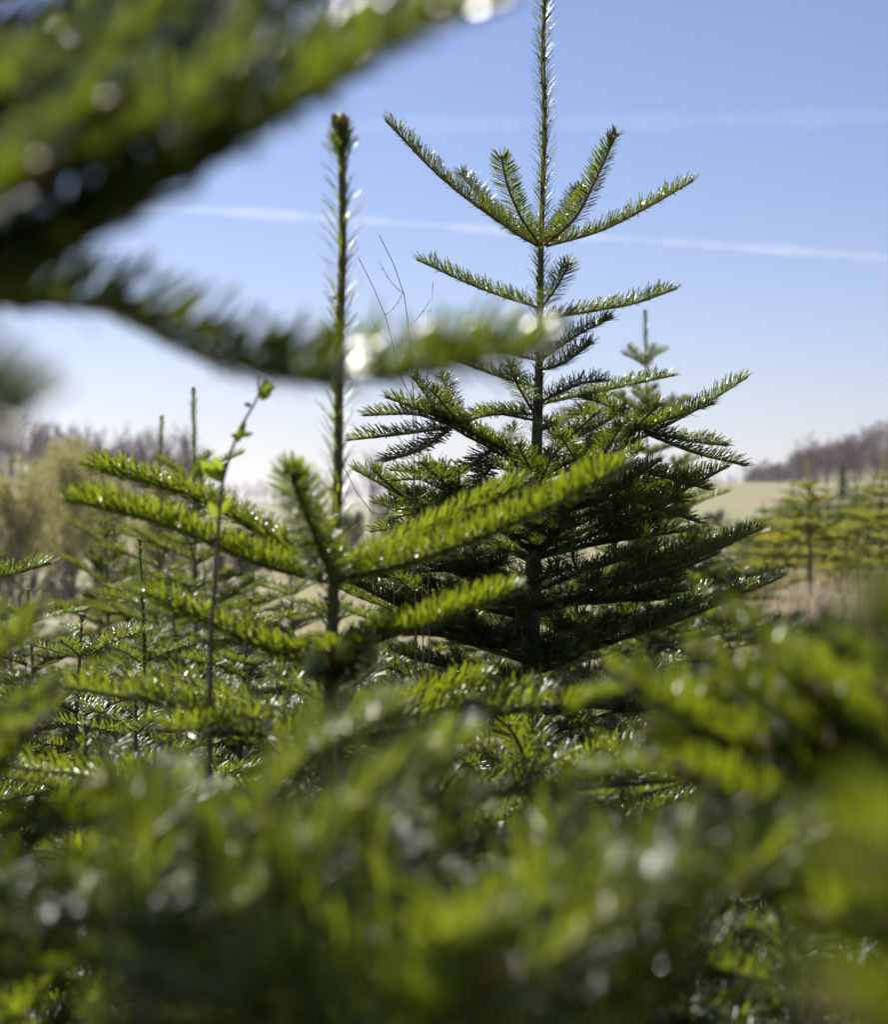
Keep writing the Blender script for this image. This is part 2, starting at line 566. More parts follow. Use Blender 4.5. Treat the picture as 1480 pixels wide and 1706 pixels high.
def ground_obj():
    nr, na = 120, 180
    r = np.concatenate([[0.0], np.geomspace(0.4, 3000, nr)])
    a = np.linspace(0, 2 * np.pi, na, endpoint=False)
    # more rays inside the view
    a = a - 0.62 * np.sin(2 * (a - np.pi / 2)) * 0.5
    a = np.sort(np.mod(a, 2 * np.pi))
    rr, aa = np.meshgrid(r, a, indexing='ij')
    x, y = rr * np.cos(aa), rr * np.sin(aa)
    z = ground_z(x, y)
    v = np.stack([x, y, z], -1)
    i, j = np.meshgrid(np.arange(nr), np.arange(na), indexing='ij')
    j2 = (j + 1) % na
    f = np.stack([i * na + j, (i + 1) * na + j, (i + 1) * na + j2, i * na + j2], -1)
    g = Geo()
    g.add(v, f)
    m, nt, out = mat_new('meadow_ground')
    tc = N(nt, 'ShaderNodeTexCoord')
    n1 = N(nt, 'ShaderNodeTexNoise', Scale=0.35, Detail=6.0, Roughness=0.6)
    n2 = N(nt, 'ShaderNodeTexNoise', Scale=9.0, Detail=6.0, Roughness=0.7)
    n3 = N(nt, 'ShaderNodeTexNoise', Scale=0.05, Detail=4.0, Roughness=0.5)
    for n in (n1, n2, n3):
        nt.links.new(tc.outputs['Object'], n.inputs[0])
    r1 = ramp(nt, [(0.3, (0.22, 0.165, 0.12)), (0.5, (0.26, 0.21, 0.13)), (0.65, (0.14, 0.15, 0.06))])
    nt.links.new(n1.outputs[0], r1.inputs[0])
    r2 = ramp(nt, [(0.3, (0.55, 0.5, 0.45)), (0.7, (1.25, 1.2, 1.1))])
    nt.links.new(n2.outputs[0], r2.inputs[0])
    c = mixrgb(nt, 1.0, r1.outputs[0], r2.outputs[0], 'MULTIPLY')
    r3 = ramp(nt, [(0.36, (0, 0, 0)), (0.56, (0.85, 0.85, 0.85))])
    nt.links.new(n3.outputs[0], r3.inputs[0])
    c = mixrgb(nt, r3.outputs[0], c, (0.19, 0.20, 0.075))
    p = N(nt, 'ShaderNodeBsdfPrincipled')
    p.inputs['Roughness'].default_value = 0.95
    nt.links.new(c, p.inputs['Base Color'])
    b = N(nt, 'ShaderNodeBump')
    b.inputs['Strength'].default_value = 0.5
    b.inputs['Distance'].default_value = 0.05
    nt.links.new(n2.outputs[0], b.inputs['Height'])
    nt.links.new(b.outputs[0], p.inputs['Normal'])
    nt.links.new(p.outputs[0], out.inputs[0])
    o = g.build('ground', m)
    o['kind'] = 'structure'
    o['label'] = 'gently sloping meadow ground with straw and green grass'


ground_obj()


def gz(x, y):
    return float(ground_z(x, y))


# ------------------------------------------------------------------ contrails, far up in the sky
def contrail(pa, pb, dist, rad, dens, label):
    a, b = at(*pa, dist), at(*pb, dist * 1.1)
    a, b = a + (a - b) * 0.4, b + (b - a) * 0.6
    pts = spline([a, (a + b) / 2 + np.array([0, 0, 30.0]), b], 90)
    k = np.arange(90)
    rr = rad * (1 + 0.25 * np.sin(k * 0.37) + 0.18 * np.sin(k * 0.93 + 1) + 0.14 * np.sin(k * 2.3))
    g = Geo()
    g.tube(pts, rr, 14)
    m, nt, out = mat_new('ice_vapour')
    v = N(nt, 'ShaderNodeVolumePrincipled')
    v.inputs['Color'].default_value = (0.97, 0.97, 1, 1)
    v.inputs['Density'].default_value = dens
    v.inputs['Anisotropy'].default_value = 0.3
    nt.links.new(v.outputs[0], out.inputs['Volume'])
    o = g.build('contrail', m)
    tag(o, label, 'contrail')


contrail((350, 352), (1480, 432), 30000, 75, 0.0011, 'narrow white contrail slanting down across the blue sky')
contrail((640, 212), (1480, 196), 34000, 170, 0.00012, 'broad faint contrail spread out high above the narrow one')

# ------------------------------------------------------------------ the tall sharp fir in the middle
MATS = (M['needle'], M['twig'], M['bark'])
rng = np.random.default_rng(11)
D1 = 3.8
b1 = at(872, 1500, D1)
root = empty('fir_tree', (b1[0], D1, gz(b1[0], D1)), 'tall young fir in sharp focus with a long bristly leader and dense tiers', 'fir tree')
st = Style(dens=1450, ln=0.031, wd=0.0026)
trunk1 = [np.array(root.location), at(874, 1350, D1), at(885, 1110, D1), at(893, 800, D1), at(899, 600, D1), at(902, 405, D1), at(908, 200, D1 + .015), at(905, 90, D1), at(911, -70, D1 - .02)]
add_trunk(root, trunk1, [0.034, 0.029, 0.024, 0.017, 0.0135, 0.0080, 0.0055, 0.0048, 0.004], st, rng, MATS, needle_from=0.52, npt=44, leader_needle=(850, 0.027), buds=16)


def pb(root, pix, years, st, rng, mats, D, **kw):
    add_branch(root, [at(p[0], p[1], D + p[2]) for p in pix], years, st, rng, mats, **kw)


for pix, yr in [
    ([(897, 410, 0), (845, 378, 0), (740, 300, 0), (645, 203, 0)], 1),
    ([(897, 408, .02), (835, 365, .15), (768, 290, .3)], 1),
    ([(900, 408, -.02), (870, 365, -.12), (846, 310, -.2), (836, 262, -.24)], 1),
    ([(908, 408, -.02), (958, 365, -.1), (990, 305, -.15), (1027, 225, -.18)], 1),
    ([(908, 406, .02), (935, 370, .15), (968, 315, .25)], 1),
    ([(910, 410, 0), (1000, 385, 0), (1080, 345, 0), (1152, 303, 0)], 1),
    ([(895, 512, 0), (800, 480, .02), (698, 434, .05)], 1),
    ([(905, 510, -.02), (930, 475, -.12), (948, 440, -.18)], 1),
    ([(905, 532, 0), (1000, 516, .03), (1060, 505, .05), (1125, 482, .07)], 1),
    ([(900, 600, 0), (960, 560, -.05), (1018, 530, -.1)], 1),
    ([(897, 618, -.01), (940, 605, -.06), (985, 572, -.1)], 1),
    ([(895, 600, 0), (845, 585, .05), (793, 555, .1)], 1),
    ([(892, 645, 0), (840, 630, .03), (755, 598, .06)], 1),
    ([(905, 668, -.02), (965, 640, -.1), (1008, 634, -.15)], 1),
    ([(905, 672, 0), (985, 655, .08), (1120, 626, .14)], 1),
    ([(890, 690, 0), (830, 690, .04), (770, 700, .07)], 1),
    ([(890, 690, -.02), (862, 640, -.15), (850, 610, -.22)], 1),
    ([(905, 715, .02), (960, 690, .2), (1010, 660, .3)], 1),
]:
    pb(root, pix, yr, st, rng, MATS, D1)

# the two fans that reach out left and right in the second tier
stf = Style(dens=1450, ln=0.030, wd=0.0026, lat=0.95, angle=52)
for pix, yr in [
    ([(888, 795, 0), (820, 748, -.02), (745, 705, -.03), (690, 630, 0)], 1),
    ([(750, 708, -.03), (690, 690, -.05), (608, 692, -.06)], 1),
    ([(748, 712, -.03), (680, 722, -.08), (582, 733, -.12)], 1),
    ([(752, 705, -.03), (748, 660, .0), (735, 628, .05)], 1),
    ([(752, 714, -.03), (700, 750, -.1), (642, 768, -.16)], 1),
    ([(890, 700, -.02), (820, 690, -.06), (750, 715, -.08)], 1),
    ([(900, 800, 0), (1000, 765, -.03), (1085, 722, -.05), (1165, 680, -.05), (1243, 630, -.05)], 1),
    ([(1085, 722, -.05), (1150, 735, -.02), (1210, 742, 0)], 1),
    ([(1080, 724, -.05), (1160, 755, -.08), (1242, 775, -.12)], 1),
    ([(1085, 722, -.05), (1030, 690, .0), (955, 690, .05)], 1),
    ([(1080, 720, -.05), (1010, 675, -.08), (968, 662, -.1)], 1),
    ([(1082, 722, -.05), (1085, 690, .02), (1100, 680, .1)], 1),
    ([(1060, 735, -.05), (1010, 735, -.16), (990, 738, -.2)], 1),
    ([(1000, 765, -.03), (1090, 790, -.12), (1180, 815, -.18)], 1),
    ([(960, 780, -.03), (1050, 830, -.15), (1165, 870, -.2)], 2),
    ([(820, 748, -.02), (760, 790, -.1), (655, 800, -.12)], 2),
    ([(830, 760, -.02), (770, 830, -.15), (660, 850, -.2)], 2),
    ([(1010, 965, -.1), (1120, 945, -.2), (1200, 912, -.24), (1272, 880, -.26)], 1),
    ([(890, 900, -.02), (760, 870, -.1), (620, 885, -.15)], 2),
    ([(890, 920, -.02), (930, 880, -.2), (965, 870, -.26)], 2),
    ([(893, 985, -.02), (980, 950, -.2), (1060, 925, -.3)], 2),
    ([(886, 1010, 0), (872, 1003, -.2), (850, 1012, -.36)], 3),
    ([(885, 1080, 0), (915, 1075, -.2), (955, 1090, -.38)], 3),
    ([(884, 1130, 0), (845, 1130, -.2), (790, 1150, -.38)], 3),
    ([(890, 885, 0), (1000, 850, .08), (1150, 828, .14)], 3),
    ([(890, 930, 0), (1000, 905, -.05), (1140, 885, -.1)], 3),
    ([(888, 1015, 0), (1010, 1000, -.1), (1140, 985, -.14)], 3),
    ([(890, 960, 0), (760, 950, -.1), (610, 958, -.16)], 3),
    ([(888, 1065, 0), (770, 1062, -.1), (610, 1045, -.12)], 3),
]:
    pb(root, pix, yr, stf, rng, MATS, D1)


def whorl(root, cx_, cy_, z, n, length, years, elev, st, rng, mats, a0=0.0, jit=0.15, skip=None, lat_max=9.0, lift=0.10):
    for k in range(n):
        a = a0 + 2 * math.pi * k / n + rng.normal(0, jit)
        if skip and skip(a):
            continue
        l = length * (0.82 + 0.32 * rng.random())
        dh = np.array([math.cos(a), math.sin(a), 0])
        e = R(elev + rng.normal(0, 4))
        zz = z + rng.normal(0, 0.012)
        p0 = np.array([cx_, cy_, zz]) + dh * 0.01
        p1 = p0 + dh * l * 0.5 * math.cos(e) + UP * l * 0.5 * math.sin(e)
        p2 = p1 + dh * l * 0.5 * math.cos(e * 0.6) + UP * (l * 0.5 * math.sin(e * 0.6) + lift * l * 0.3)
        add_branch(root, [p0, p1, p2], years, st, rng, mats, lat_max=lat_max)


for py, n, ln_, yr, el, a0 in [(790, 5, 0.34, 2, 24, 0.9), (860, 4, 0.28, 2, 12, 0.3), (930, 7, 0.46, 3, 14, 0.5), (1015, 6, 0.42, 3, 6, 0.2),
                               (1100, 7, 0.45, 3, 10, 0.1), (1190, 6, 0.43, 3, 2, 0.6), (1290, 6, 0.50, 4, 6, 0.35), (1420, 5, 0.58, 3, 0, 0.0)]:
    c = at(np.interp(py, [405, 800, 1110, 1500], [903, 893, 885, 872]), py, D1)
    whorl(root, c[0], c[1], c[2], n, ln_, yr, el + (7 if py > 900 else 0), st, rng, MATS, a0, lift=0.45 if py > 900 else 0.1)

# ------------------------------------------------------------------ the nearer fir, left of it
rng = np.random.default_rng(23)
D2 = 2.12
b2 = at(548, 1300, D2)
root = empty('fir_tree', (b2[0], D2, gz(b2[0], D2)), 'slender fir whose five long needled arms spread beneath one bare bristly leader', 'fir tree')
MATS2 = (M['needle_lush'], M['twig'], M['shoot'])
st2 = Style(dens=3500, ln=0.0275, wd=0.0026, ang=76.0, hk=0.6, tw=0.16, under=-0.28, neat=0.6, rows=2, npt=14, sides=7, rad=0.0028)
tr2 = [np.array(root.location), at(548, 1300, D2), at(553, 1100, D2), at(556, 975, D2), at(563, 800, D2), at(565, 600, D2 + .01), at(571, 400, D2), at(569, 222, D2 - .01)]
add_trunk(root, tr2, [0.026, 0.019, 0.0135, 0.0105, 0.0070, 0.0058, 0.0048, 0.0044], st2, rng, MATS2, needle_from=0.56, npt=48, leader_needle=(560, 0.028), buds=9, knob=1.7)
for pix, yr in [
    ([(550, 968, 0), (430, 938, .0), (270, 872, .0), (112, 832, 0)], 1),
    ([(550, 962, .02), (460, 905, .12), (330, 832, .22), (152, 775, .32)], 1),
    ([(562, 966, -.0), (690, 935, -.05), (860, 870, -.1), (1040, 778, -.12)], 1),
    ([(560, 962, .02), (680, 905, .14), (790, 850, .22), (872, 805, .28)], 1),
    ([(558, 1085, 0), (650, 1060, -.02), (760, 1020, -.03), (862, 983, -.04)], 1),
    ([(548, 1110, 0), (440, 1080, .03), (340, 1035, .06), (240, 988, .1)], 1),
    ([(553, 1135, -.02), (552, 1110, -.12), (548, 1085, -.19)], 1),
    ([(556, 1150, -.02), (585, 1110, -.1), (600, 1080, -.15)], 1),
    ([(556, 1180, .0), (660, 1180, .05), (810, 1130, .12)], 1),
]:
    pb(root, pix, yr, st2, rng, MATS2, D2)
# the arm that points at the lens carries needles all round
st2c = Style(**{**st2.__dict__, 'under': -0.75, 'ln': 0.030, 'ang': 70.0, 'tw': 0.3})
pb(root, [(553, 965, -.02), (530, 905, -.12), (506, 845, -.2), (484, 788, -.25)], 1, st2c, rng, MATS2, D2)
for py, n, ln_, yr, el, a0 in [(1230, 6, 0.30, 2, 14, 0.35), (1330, 5, 0.36, 2, 4, 0.9), (1450, 6, 0.42, 3, 2, 0.2), (1640, 6, 0.5, 3, -2, 0.5)]:
    c = at(548, py, D2)
    whorl(root, c[0], c[1], c[2], n, ln_, yr, el, Style(dens=1100, ln=0.027, wd=0.0024), rng, MATS2, a0)

# small fir whose leader shows low in front of the tall one
rng = np.random.default_rng(5)
D3 = 2.45
b3 = at(884, 1330, D3)
root = empty('fir_tree', (b3[0], D3, gz(b3[0], D3)), 'knee high little fir poking its shoot up before the tall fir trunk', 'fir tree')
add_trunk(root, [np.array(root.location), at(886, 1400, D3), at(884, 1165, D3)], [0.014, 0.009, 0.004], st2, rng, MATS2, needle_from=0.5, npt=20, leader_needle=(1500, 0.028), buds=3)
for py, n, ln_, yr, el, a0 in [(1320, 5, 0.16, 1, 40, 0.3), (1430, 6, 0.28, 2, 18, 0.1), (1600, 6, 0.4, 3, 8, 0.5)]:
    c = at(886, py, D3)
    whorl(root, c[0], c[1], c[2], n, ln_, yr, el, Style(dens=1100, ln=0.027, wd=0.0024), rng, MATS2, a0)

# ------------------------------------------------------------------ blurred firs right in front of the lens
stn = Style(dens=2500, ln=0.0245, wd=0.0020, rows=2, rad=0.0017, npt=11, lat=0.8, tw=0.34, curl=1.2, flat=0.85, old=1.0, upv=unit(np.array([-0.20, -0.20, 0.96])))
stu = Style(dens=2400, ln=0.0260, wd=0.0024, rows=2, rad=0.0017, npt=11, lat=0.95, tw=0.45, curl=1.4, flat=0.35, old=1.0, upv=unit(np.array([-0.55, -0.45, 0.70])))

stg = Style(dens=2500, ln=0.0250, wd=0.0019, rows=2, rad=0.0017, npt=11, lat=0.8, tw=0.25, old=1.0)          # upright needles that glow against the sun
stw = Style(dens=1900, ln=0.0320, wd=0.0028, rows=3, rad=0.0020, npt=14, tw=0.35, flat=0.5, upv=unit(np.array([-0.3, -0.40, 0.85])))


def near_fir(bx, by, top_z, label, seed, branches, mats=MATS2, st=stn, rad=0.02, low=(0.12, 0.26, 0.42), lowlen=0.55, wb=(), drop=0.0):
    rng = np.random.default_rng(seed)
    root = empty('fir_tree', (bx, by, gz(bx, by)), label, 'fir tree')
    add_trunk(root, [np.array(root.location), np.array([bx + 0.01, by, top_z * 0.5]), np.array([bx, by, top_z])], [rad, rad * 0.8, rad * 0.45], st, rng, mats,
              needle_from=0.6, npt=16, buds=3)
    for pix, yr, *own in branches:
        tip = [at(*p) for p in pix]
        p0 = tip[0]
        # the branch leaves the trunk a little lower than where it comes into view
        d = np.hypot(p0[0] - bx, p0[1] - by)
        s = np.array([bx, by, min(max(0.12, p0[2] - 0.35 * d), top_z - 0.03)])
        add_branch(root, [s] + tip, yr, own[0] if own else st, rng, mats, npt=14, lat_max=0.17)
    for pts, yr in wb:
        add_branch(root, ([np.array([bx, by, pts[0][2] - 0.05])] if pts[0][0] != bx else []) + [np.array(p, float) - UP * drop for p in pts], yr, st, rng, mats, npt=16, lat_max=0.19)
    for k, z in enumerate(low):
        whorl(root, bx, by, z, 6, lowlen * (1.1 - 0.3 * z), 3, 4, Style(dens=560, ln=0.028, wd=0.0032, rows=1, sides=4, npt=7, buds=False), rng, mats, 0.4 * k + seed)
    return root


def on_plane(px, py, p0, n):
    """the point of a bough's plane that is seen at (px, py)"""
    d = np.array([(px - CX) / F_PX, 1.0, (CY - py) / F_PX])
    c = np.array([0, 0, CAM_Z])
    return c + d * (np.dot(n, p0 - c) / np.dot(n, d))


# the big bough hangs tilted, its sunlit face turned a little towards the lens
BN = unit(np.array([-0.36, -0.50, 0.79]))
BP = at(300, 300, .65)
stu.upv = BN
near_fir(-0.62, 0.80, 1.75, 'tall blurred fir whose big bough and long twig hang high against the sky', 31, [
    ([(-300, 600, .78), (0, 492, .79), (100, 478, .80), (340, 598, .84), (520, 632, .87), (720, 615, .88), (910, 578, .88)], 1, stw),
    ([(-260, 760, .55), (-120, 740, .53), (10, 700, .52)], 1),
], rad=0.03, st=stu, mats=(M['needle_glint'], M['twig'], M['bark']), wb=[([on_plane(x, y, BP, BN) for x, y in c], yr) for c, yr in [
    ([(-420, 690), (-100, 530), (55, 450), (265, 310), (480, 170), (680, 50), (820, 5)], 4),
    ([(-420, 480), (-100, 380), (100, 290), (330, 170), (600, 30)], 4),
    ([(-420, 600), (-150, 500), (0, 420), (150, 350), (300, 290)], 2),
    ([(-420, 370), (-100, 280), (90, 200), (330, 85), (560, -20)], 3),
    ([(-420, 150), (-100, 90), (120, 40), (330, -20), (500, -90)], 3),
    ([(-420, 260), (-100, 170), (100, 110), (350, 0), (560, -90)], 3),
    ([(-420, 60), (-100, 10), (120, -40), (350, -120)], 3)]])

near_fir(-0.50, 1.30, 0.93, 'bushy low blurred fir below the thin glittering shoot and the willows', 37, [], wb=[
    ([(-.50, 1.30, .82), (-.36, 1.22, .92), (-.25, 1.12, .955)], 3),
    ([(-.50, 1.30, .74), (-.33, 1.26, .86), (-.15, 1.20, .90)], 3),
    ([(-.50, 1.30, .66), (-.34, 1.15, .79), (-.20, 1.00, .84)], 3),
    ([(-.50, 1.30, .84), (-.42, 1.42, .95), (-.32, 1.52, .985)], 2),
    ([(-.50, 1.30, .60), (-.30, 1.30, .70), (-.08, 1.25, .76)], 4),
    ([(-.50, 1.30, .50), (-.30, 1.10, .64), (-.12, 0.90, .70)], 3),
], drop=0.035)
near_fir(-0.05, 0.40, 0.62, 'low blurred fir fanning up soft shoots in front of the slender fir', 41, [
    ([(420, 1650, .90), (300, 1450, .92), (170, 1310, .95)], 3, stg),
    ([(400, 1560, .92), (420, 1360, .95), (520, 1250, .97), (650, 1180, 1.0)], 3, stg),
    ([(580, 1600, .95), (630, 1400, 1.0), (700, 1280, 1.05), (775, 1225, 1.1)], 3, stg),
    ([(700, 1700, .74), (830, 1560, .72), (980, 1480, .72), (1120, 1460, .74)], 3, stg),
    ([(640, 1600, .85), (640, 1440, .9), (600, 1310, .95)], 3, stg),
    ([(780, 1650, .85), (900, 1500, .85), (985, 1400, .88)], 3, stg),
    ([(520, 1750, .64), (380, 1690, .62), (220, 1640, .62)], 2, stg),
    ([(720, 1800, .62), (770, 1700, .60), (830, 1610, .58)], 2, stg),
], wb=[
    ([(-.05, .40, .58), (-.10, .65, .80), (-.14, .85, .88), (-.15, 1.00, .905)], 3),
    ([(-.05, .40, .56), (.02, .60, .79), (.07, .78, .86), (.11, .92, .88)], 3),
])
near_fir(0.44, 0.98, 0.97, 'rounded blurred fir with sunlit domed boughs beside the dry meadow', 43, [
    ([(1600, 1380, 1.05), (1370, 1160, 1.06), (1215, 1025, 1.08)], 3, stg),
    ([(1600, 1450, 1.05), (1280, 1260, 1.08), (1100, 1145, 1.12), (990, 1170, 1.15)], 3, stg),
    ([(1620, 1430, 1.0), (1360, 1230, 1.0), (1165, 1085, 1.02)], 3, stg),
    ([(1620, 1420, .95), (1440, 1240, .95), (1295, 1105, .96)], 3, stg),
    ([(1650, 1250, 1.1), (1500, 1140, 1.08), (1390, 1070, 1.08)], 3, stg),
    ([(1600, 1500, 1.0), (1280, 1360, 1.0), (1090, 1280, 1.0), (985, 1290, 1.02)], 3, stg),
    ([(1600, 1620, .95), (1330, 1510, .92), (1130, 1450, .9)], 3, stg),
], wb=[
    ([(.44, .98, .80), (.32, 1.02, .95), (.23, 1.04, .99), (.155, 1.05, .995)], 3),
    ([(.44, .98, .74), (.30, .98, .88), (.18, .98, .92), (.06, 1.00, .92)], 3),
    ([(.44, .98, .80), (.36, .85, .92), (.27, .76, .95)], 2),
], drop=0.045)
near_fir(0.24, 0.40, 0.84, 'little fir showing a few fully blurred soft yellowish shoots beside the domed fir', 47, [
    ([(1750, 1600, .40), (1620, 1500, .35), (1475, 1425, .32)], 1),
    ([(1800, 1400, .46), (1650, 1200, .46), (1455, 1030, .47)], 1),
    ([(1650, 1850, .36), (1540, 1740, .34), (1400, 1680, .33)], 1),
], rad=0.012, low=(0.2, 0.4), lowlen=0.3)

# a shoot reaching in from the left edge, in fair focus
rng = np.random.default_rng(51)
bx = at(-330, 1000, 2.7)[0]
root = empty('fir_tree', (bx, 2.7, gz(bx, 2.7)), 'fir sending one thin glittering side shoot across the willow trunks', 'fir tree')
add_trunk(root, [np.array(root.location), np.array([bx, 2.7, 0.6]), np.array([bx + .01, 2.7, 1.25])], [0.02, 0.014, 0.006], st, rng, MATS, needle_from=0.5, npt=20)
pb(root, [(-328, 1040, 0), (-150, 1005, 0), (-40, 972, 0), (78, 940, 0)], 2, st, rng, MATS, 2.7)
for z, n, l, yr in [(0.85, 5, 0.25, 1), (0.55, 5, 0.38, 2), (0.25, 6, 0.5, 2)]:
    whorl(root, bx, 2.7, z, n, l, yr, 12, st, rng, MATS, 0.4)


# ------------------------------------------------------------------ firs of the plantation behind
def make_fir(name, H, lead, years, spread, seed, mats, st, clear=0.12, inter=True, trunk_r=0.013, nb=5):
    """a whole young fir in its own coordinates"""
    rng = np.random.default_rng(seed)
    root = empty(name, (0, 0, 0))
    lean = rng.normal(0, 0.012, 2)
    top = np.array([lean[0] * 2, lean[1] * 2, H])
    add_trunk(root, [np.zeros(3), np.array([0, 0, H * 0.5]), top], [trunk_r, trunk_r * 0.62, trunk_r * 0.2], st, rng, mats,
              needle_from=max(0.3, 1 - lead / H), npt=24, leader_needle=(st.dens * 0.7, 0.022), buds=0)
    zs = np.linspace(H - lead, H * clear, years) - np.concatenate([[0], rng.normal(0, 0.02, years - 1)])
    for k, z in enumerate(zs):
        f = (k + 1) / years
        l = spread * f ** 0.75
        whorl(root, top[0] * z / H, top[1] * z / H, z, nb + (k > 1), l, 1 if k == 0 else (2 if k < 3 else 3), 38 - 34 * f, st, rng, mats, rng.random() * 6)
        if inter and k < years - 1:
            zi = (z + zs[k + 1]) / 2
            whorl(root, top[0] * zi / H, top[1] * zi / H, zi, 4, l * 0.62, 1 if k < 1 else 2, 25 - 20 * f, st, rng, mats, rng.random() * 6)
    return root


def kids(o):
    return [c for c in bpy.data.objects if c.parent == o]


TREE = {}


def snapshot(root):
    ch = {}
    for c in bpy.data.objects:
        if c.parent is not None:
            ch.setdefault(c.parent.name, []).append(c)
    TREE[root.name] = [(c, ch.get(c.name, [])) for c in ch.get(root.name, [])]


def copy_tree(src, name):
    r = src.copy()
    r.name = name
    scene.collection.objects.link(r)
    for c, subs in TREE[src.name]:
        cc = c.copy()
        scene.collection.objects.link(cc)
        cc.parent = r
        for s in subs:
            ss = s.copy()
            scene.collection.objects.link(ss)
            ss.parent = cc
    return r


stm = Style(dens=900, ln=0.030, wd=0.0036, rows=1, sides=4, npt=6, buds=False, lat=0.8)
FARM = (M['needle_far'], M['twig'], M['bark'])
YELM = (M['needle_yellow'], M['twig'], M['bark'])
protoA = make_fir('fir_tree', 1.6, 0.34, 5, 0.62, 61, FARM, stm)
protoB = make_fir('fir_tree', 1.5, 0.42, 5, 0.50, 62, FARM, stm, nb=4)
protoC = make_fir('fir_tree', 1.5, 0.30, 6, 0.60, 63, FARM, stm)
sty = Style(dens=650, ln=0.034, wd=0.0070, rows=1, sides=4, npt=6, buds=False, lat=0.8)
protoE = make_fir('fir_tree', 1.3, 0.13, 6, 0.62, 68, FARM, stm, trunk_r=0.012)
protoD = make_fir('fir_tree', 1.8, 0.20, 7, 0.5, 67, FARM, stm, trunk_r=0.012)
protoY = make_fir('fir_tree', 1.5, 0.28, 5, 0.52, 64, YELM, sty)
protoT = make_fir('fir_tree', 1.6, 0.30, 4, 0.50, 65, YELM, sty, clear=0.45, trunk_r=0.026)
protoG = make_fir('fir_tree', 1.5, 0.28, 5, 0.62, 66, FARM, sty)
for p in (protoA, protoB, protoC, protoE, protoD, protoY, protoT, protoG):
    snapshot(p)
used = set()


def place(proto, px, py_top, d, H0, label, group, rot=0.0, sx=1.0):
    """stand a fir so that its tip shows at (px, py_top) at distance d; its foot is on the ground"""
    top = at(px, py_top, d)
    z0 = gz(top[0], d)
    s = (top[2] - z0) / H0
    o = proto if proto.name not in used else copy_tree(proto, 'fir_tree')
    used.add(proto.name)
    o.location = (top[0], d, z0)
    o.scale = (s * sx, s * sx, s)
    o.rotation_euler = (0, 0, rot)
    o['label'] = label
    o['category'] = 'fir tree'
    o['group'] = group
    return o


GP = 'plantation firs standing behind the sharp ones'
place(protoA, 325, 652, 6.6, 1.6, 'fir with a tall wiry leader rising straight above the sapling leaves', GP, 0.4)
place(protoB, 262, 698, 7.6, 1.5, 'fir with thin leader just left of the tallest wiry leader', GP, 1.2)
place(protoC, 180, 746, 8.6, 1.5, 'bright green fir with short even tiers before the willows', GP, 2.1, 0.7)
place(protoB, 246, 902, 4.3, 1.5, 'low fir with bare stem and one clear whorl under the drooping arm', GP, 0.2, 1.25)
place(protoC, 425, 905, 8.0, 1.5, 'small dense fir between the sapling stem and the slender fir', GP, 3.3, 1.2)
place(protoE, 60, 985, 5.2, 1.3, 'squat fir with soft green tiers below the thin glittering shoot', GP, 4.0, 1.5)
place(protoE, 120, 1030, 3.9, 1.3, 'low spreading fir in half shade under the willows', GP, 0.9, 1.5)
place(protoE, 400, 1000, 5.0, 1.3, 'dark stocky fir at the foot of the sapling', GP, 5.0, 1.5)
place(protoE, 490, 950, 6.5, 1.3, 'fir half hidden behind the trunk of the slender fir', GP, 1.5, 1.4)
place(protoC, 345, 870, 9.5, 1.5, 'dark fir standing behind the tallest wiry leader', GP, 2.7, 1.25)
place(protoD, 1080, 522, 7.4, 1.8, 'pale topped fir peeping over the right arm of the tall fir', GP, 0.5, 0.85)
place(protoE, 1165, 790, 6.6, 1.3, 'dark full fir behind the right flank of the tall fir', GP, 2.2, 1.25)
place(protoE, 690, 890, 7.0, 1.3, 'fir showing through the left flank of the tall fir', GP, 0.1, 1.3)
place(protoE, 790, 830, 8.0, 1.3, 'fir hidden deep behind the tall fir trunk', GP, 3.6, 1.2)

place(protoE, 215, 930, 9.0, 1.3, 'rounded fir crowded behind the low bare stemmed whorl fir', GP, 0.8, 1.5)
place(protoE, 300, 985, 5.8, 1.3, 'bushy fir in the dark between sapling stem and bare stemmed whorl fir', GP, 1.9, 1.5)
place(protoE, 20, 1010, 8.0, 1.3, 'fir nestled below the willow trunks at the row end', GP, 2.9, 1.5)
place(protoE, 560, 985, 5.5, 1.3, 'full fir straight behind the slender fir trunk', GP, 4.1, 1.4)
place(protoE, 640, 1000, 5.0, 1.3, 'full fir filling the gap between the two sharp trunks', GP, 5.1, 1.4)
place(protoE, 980, 940, 5.6, 1.3, 'bushy fir in the shade at the foot of the tall fir right side', GP, 0.6, 1.4)
place(protoE, 1090, 900, 6.0, 1.3, 'bushy dark fir under the longest low arm of the tall fir', GP, 3.0, 1.3)

for i_, (px, py, d, sx, lab) in enumerate([
        (1280, 1250, 2.0, 1.5, 'low dark fir under the domed boughs at the meadow side'),
        (1440, 1230, 2.4, 1.4, 'low fir shaded behind the domed boughs near the dry grass'),
        (1060, 1240, 2.3, 1.5, 'low fir in shade between domed boughs and the knee high fir'),
        (1150, 1400, 1.6, 1.6, 'flat spreading fir deep in shade beneath the domed boughs'),
        (700, 1290, 1.75, 1.5, 'low dark fir between the slender fir foot and the knee high fir'),
        (380, 1270, 1.7, 1.5, 'low fir in shade left of the slender fir foot'),
        (90, 1220, 2.2, 1.5, 'low fir sunk in the dark hollow below the squat fir'),
        (230, 1150, 3.0, 1.6, 'broad low fir filling the hollow before the bare stemmed whorl fir'),
        (1400, 1500, 1.45, 1.7, 'flat fir pressed low behind the fully blurred yellowish shoots')]):
    place(protoE, px, py, d, 1.3, lab, GP, 1.1 * i_, sx)

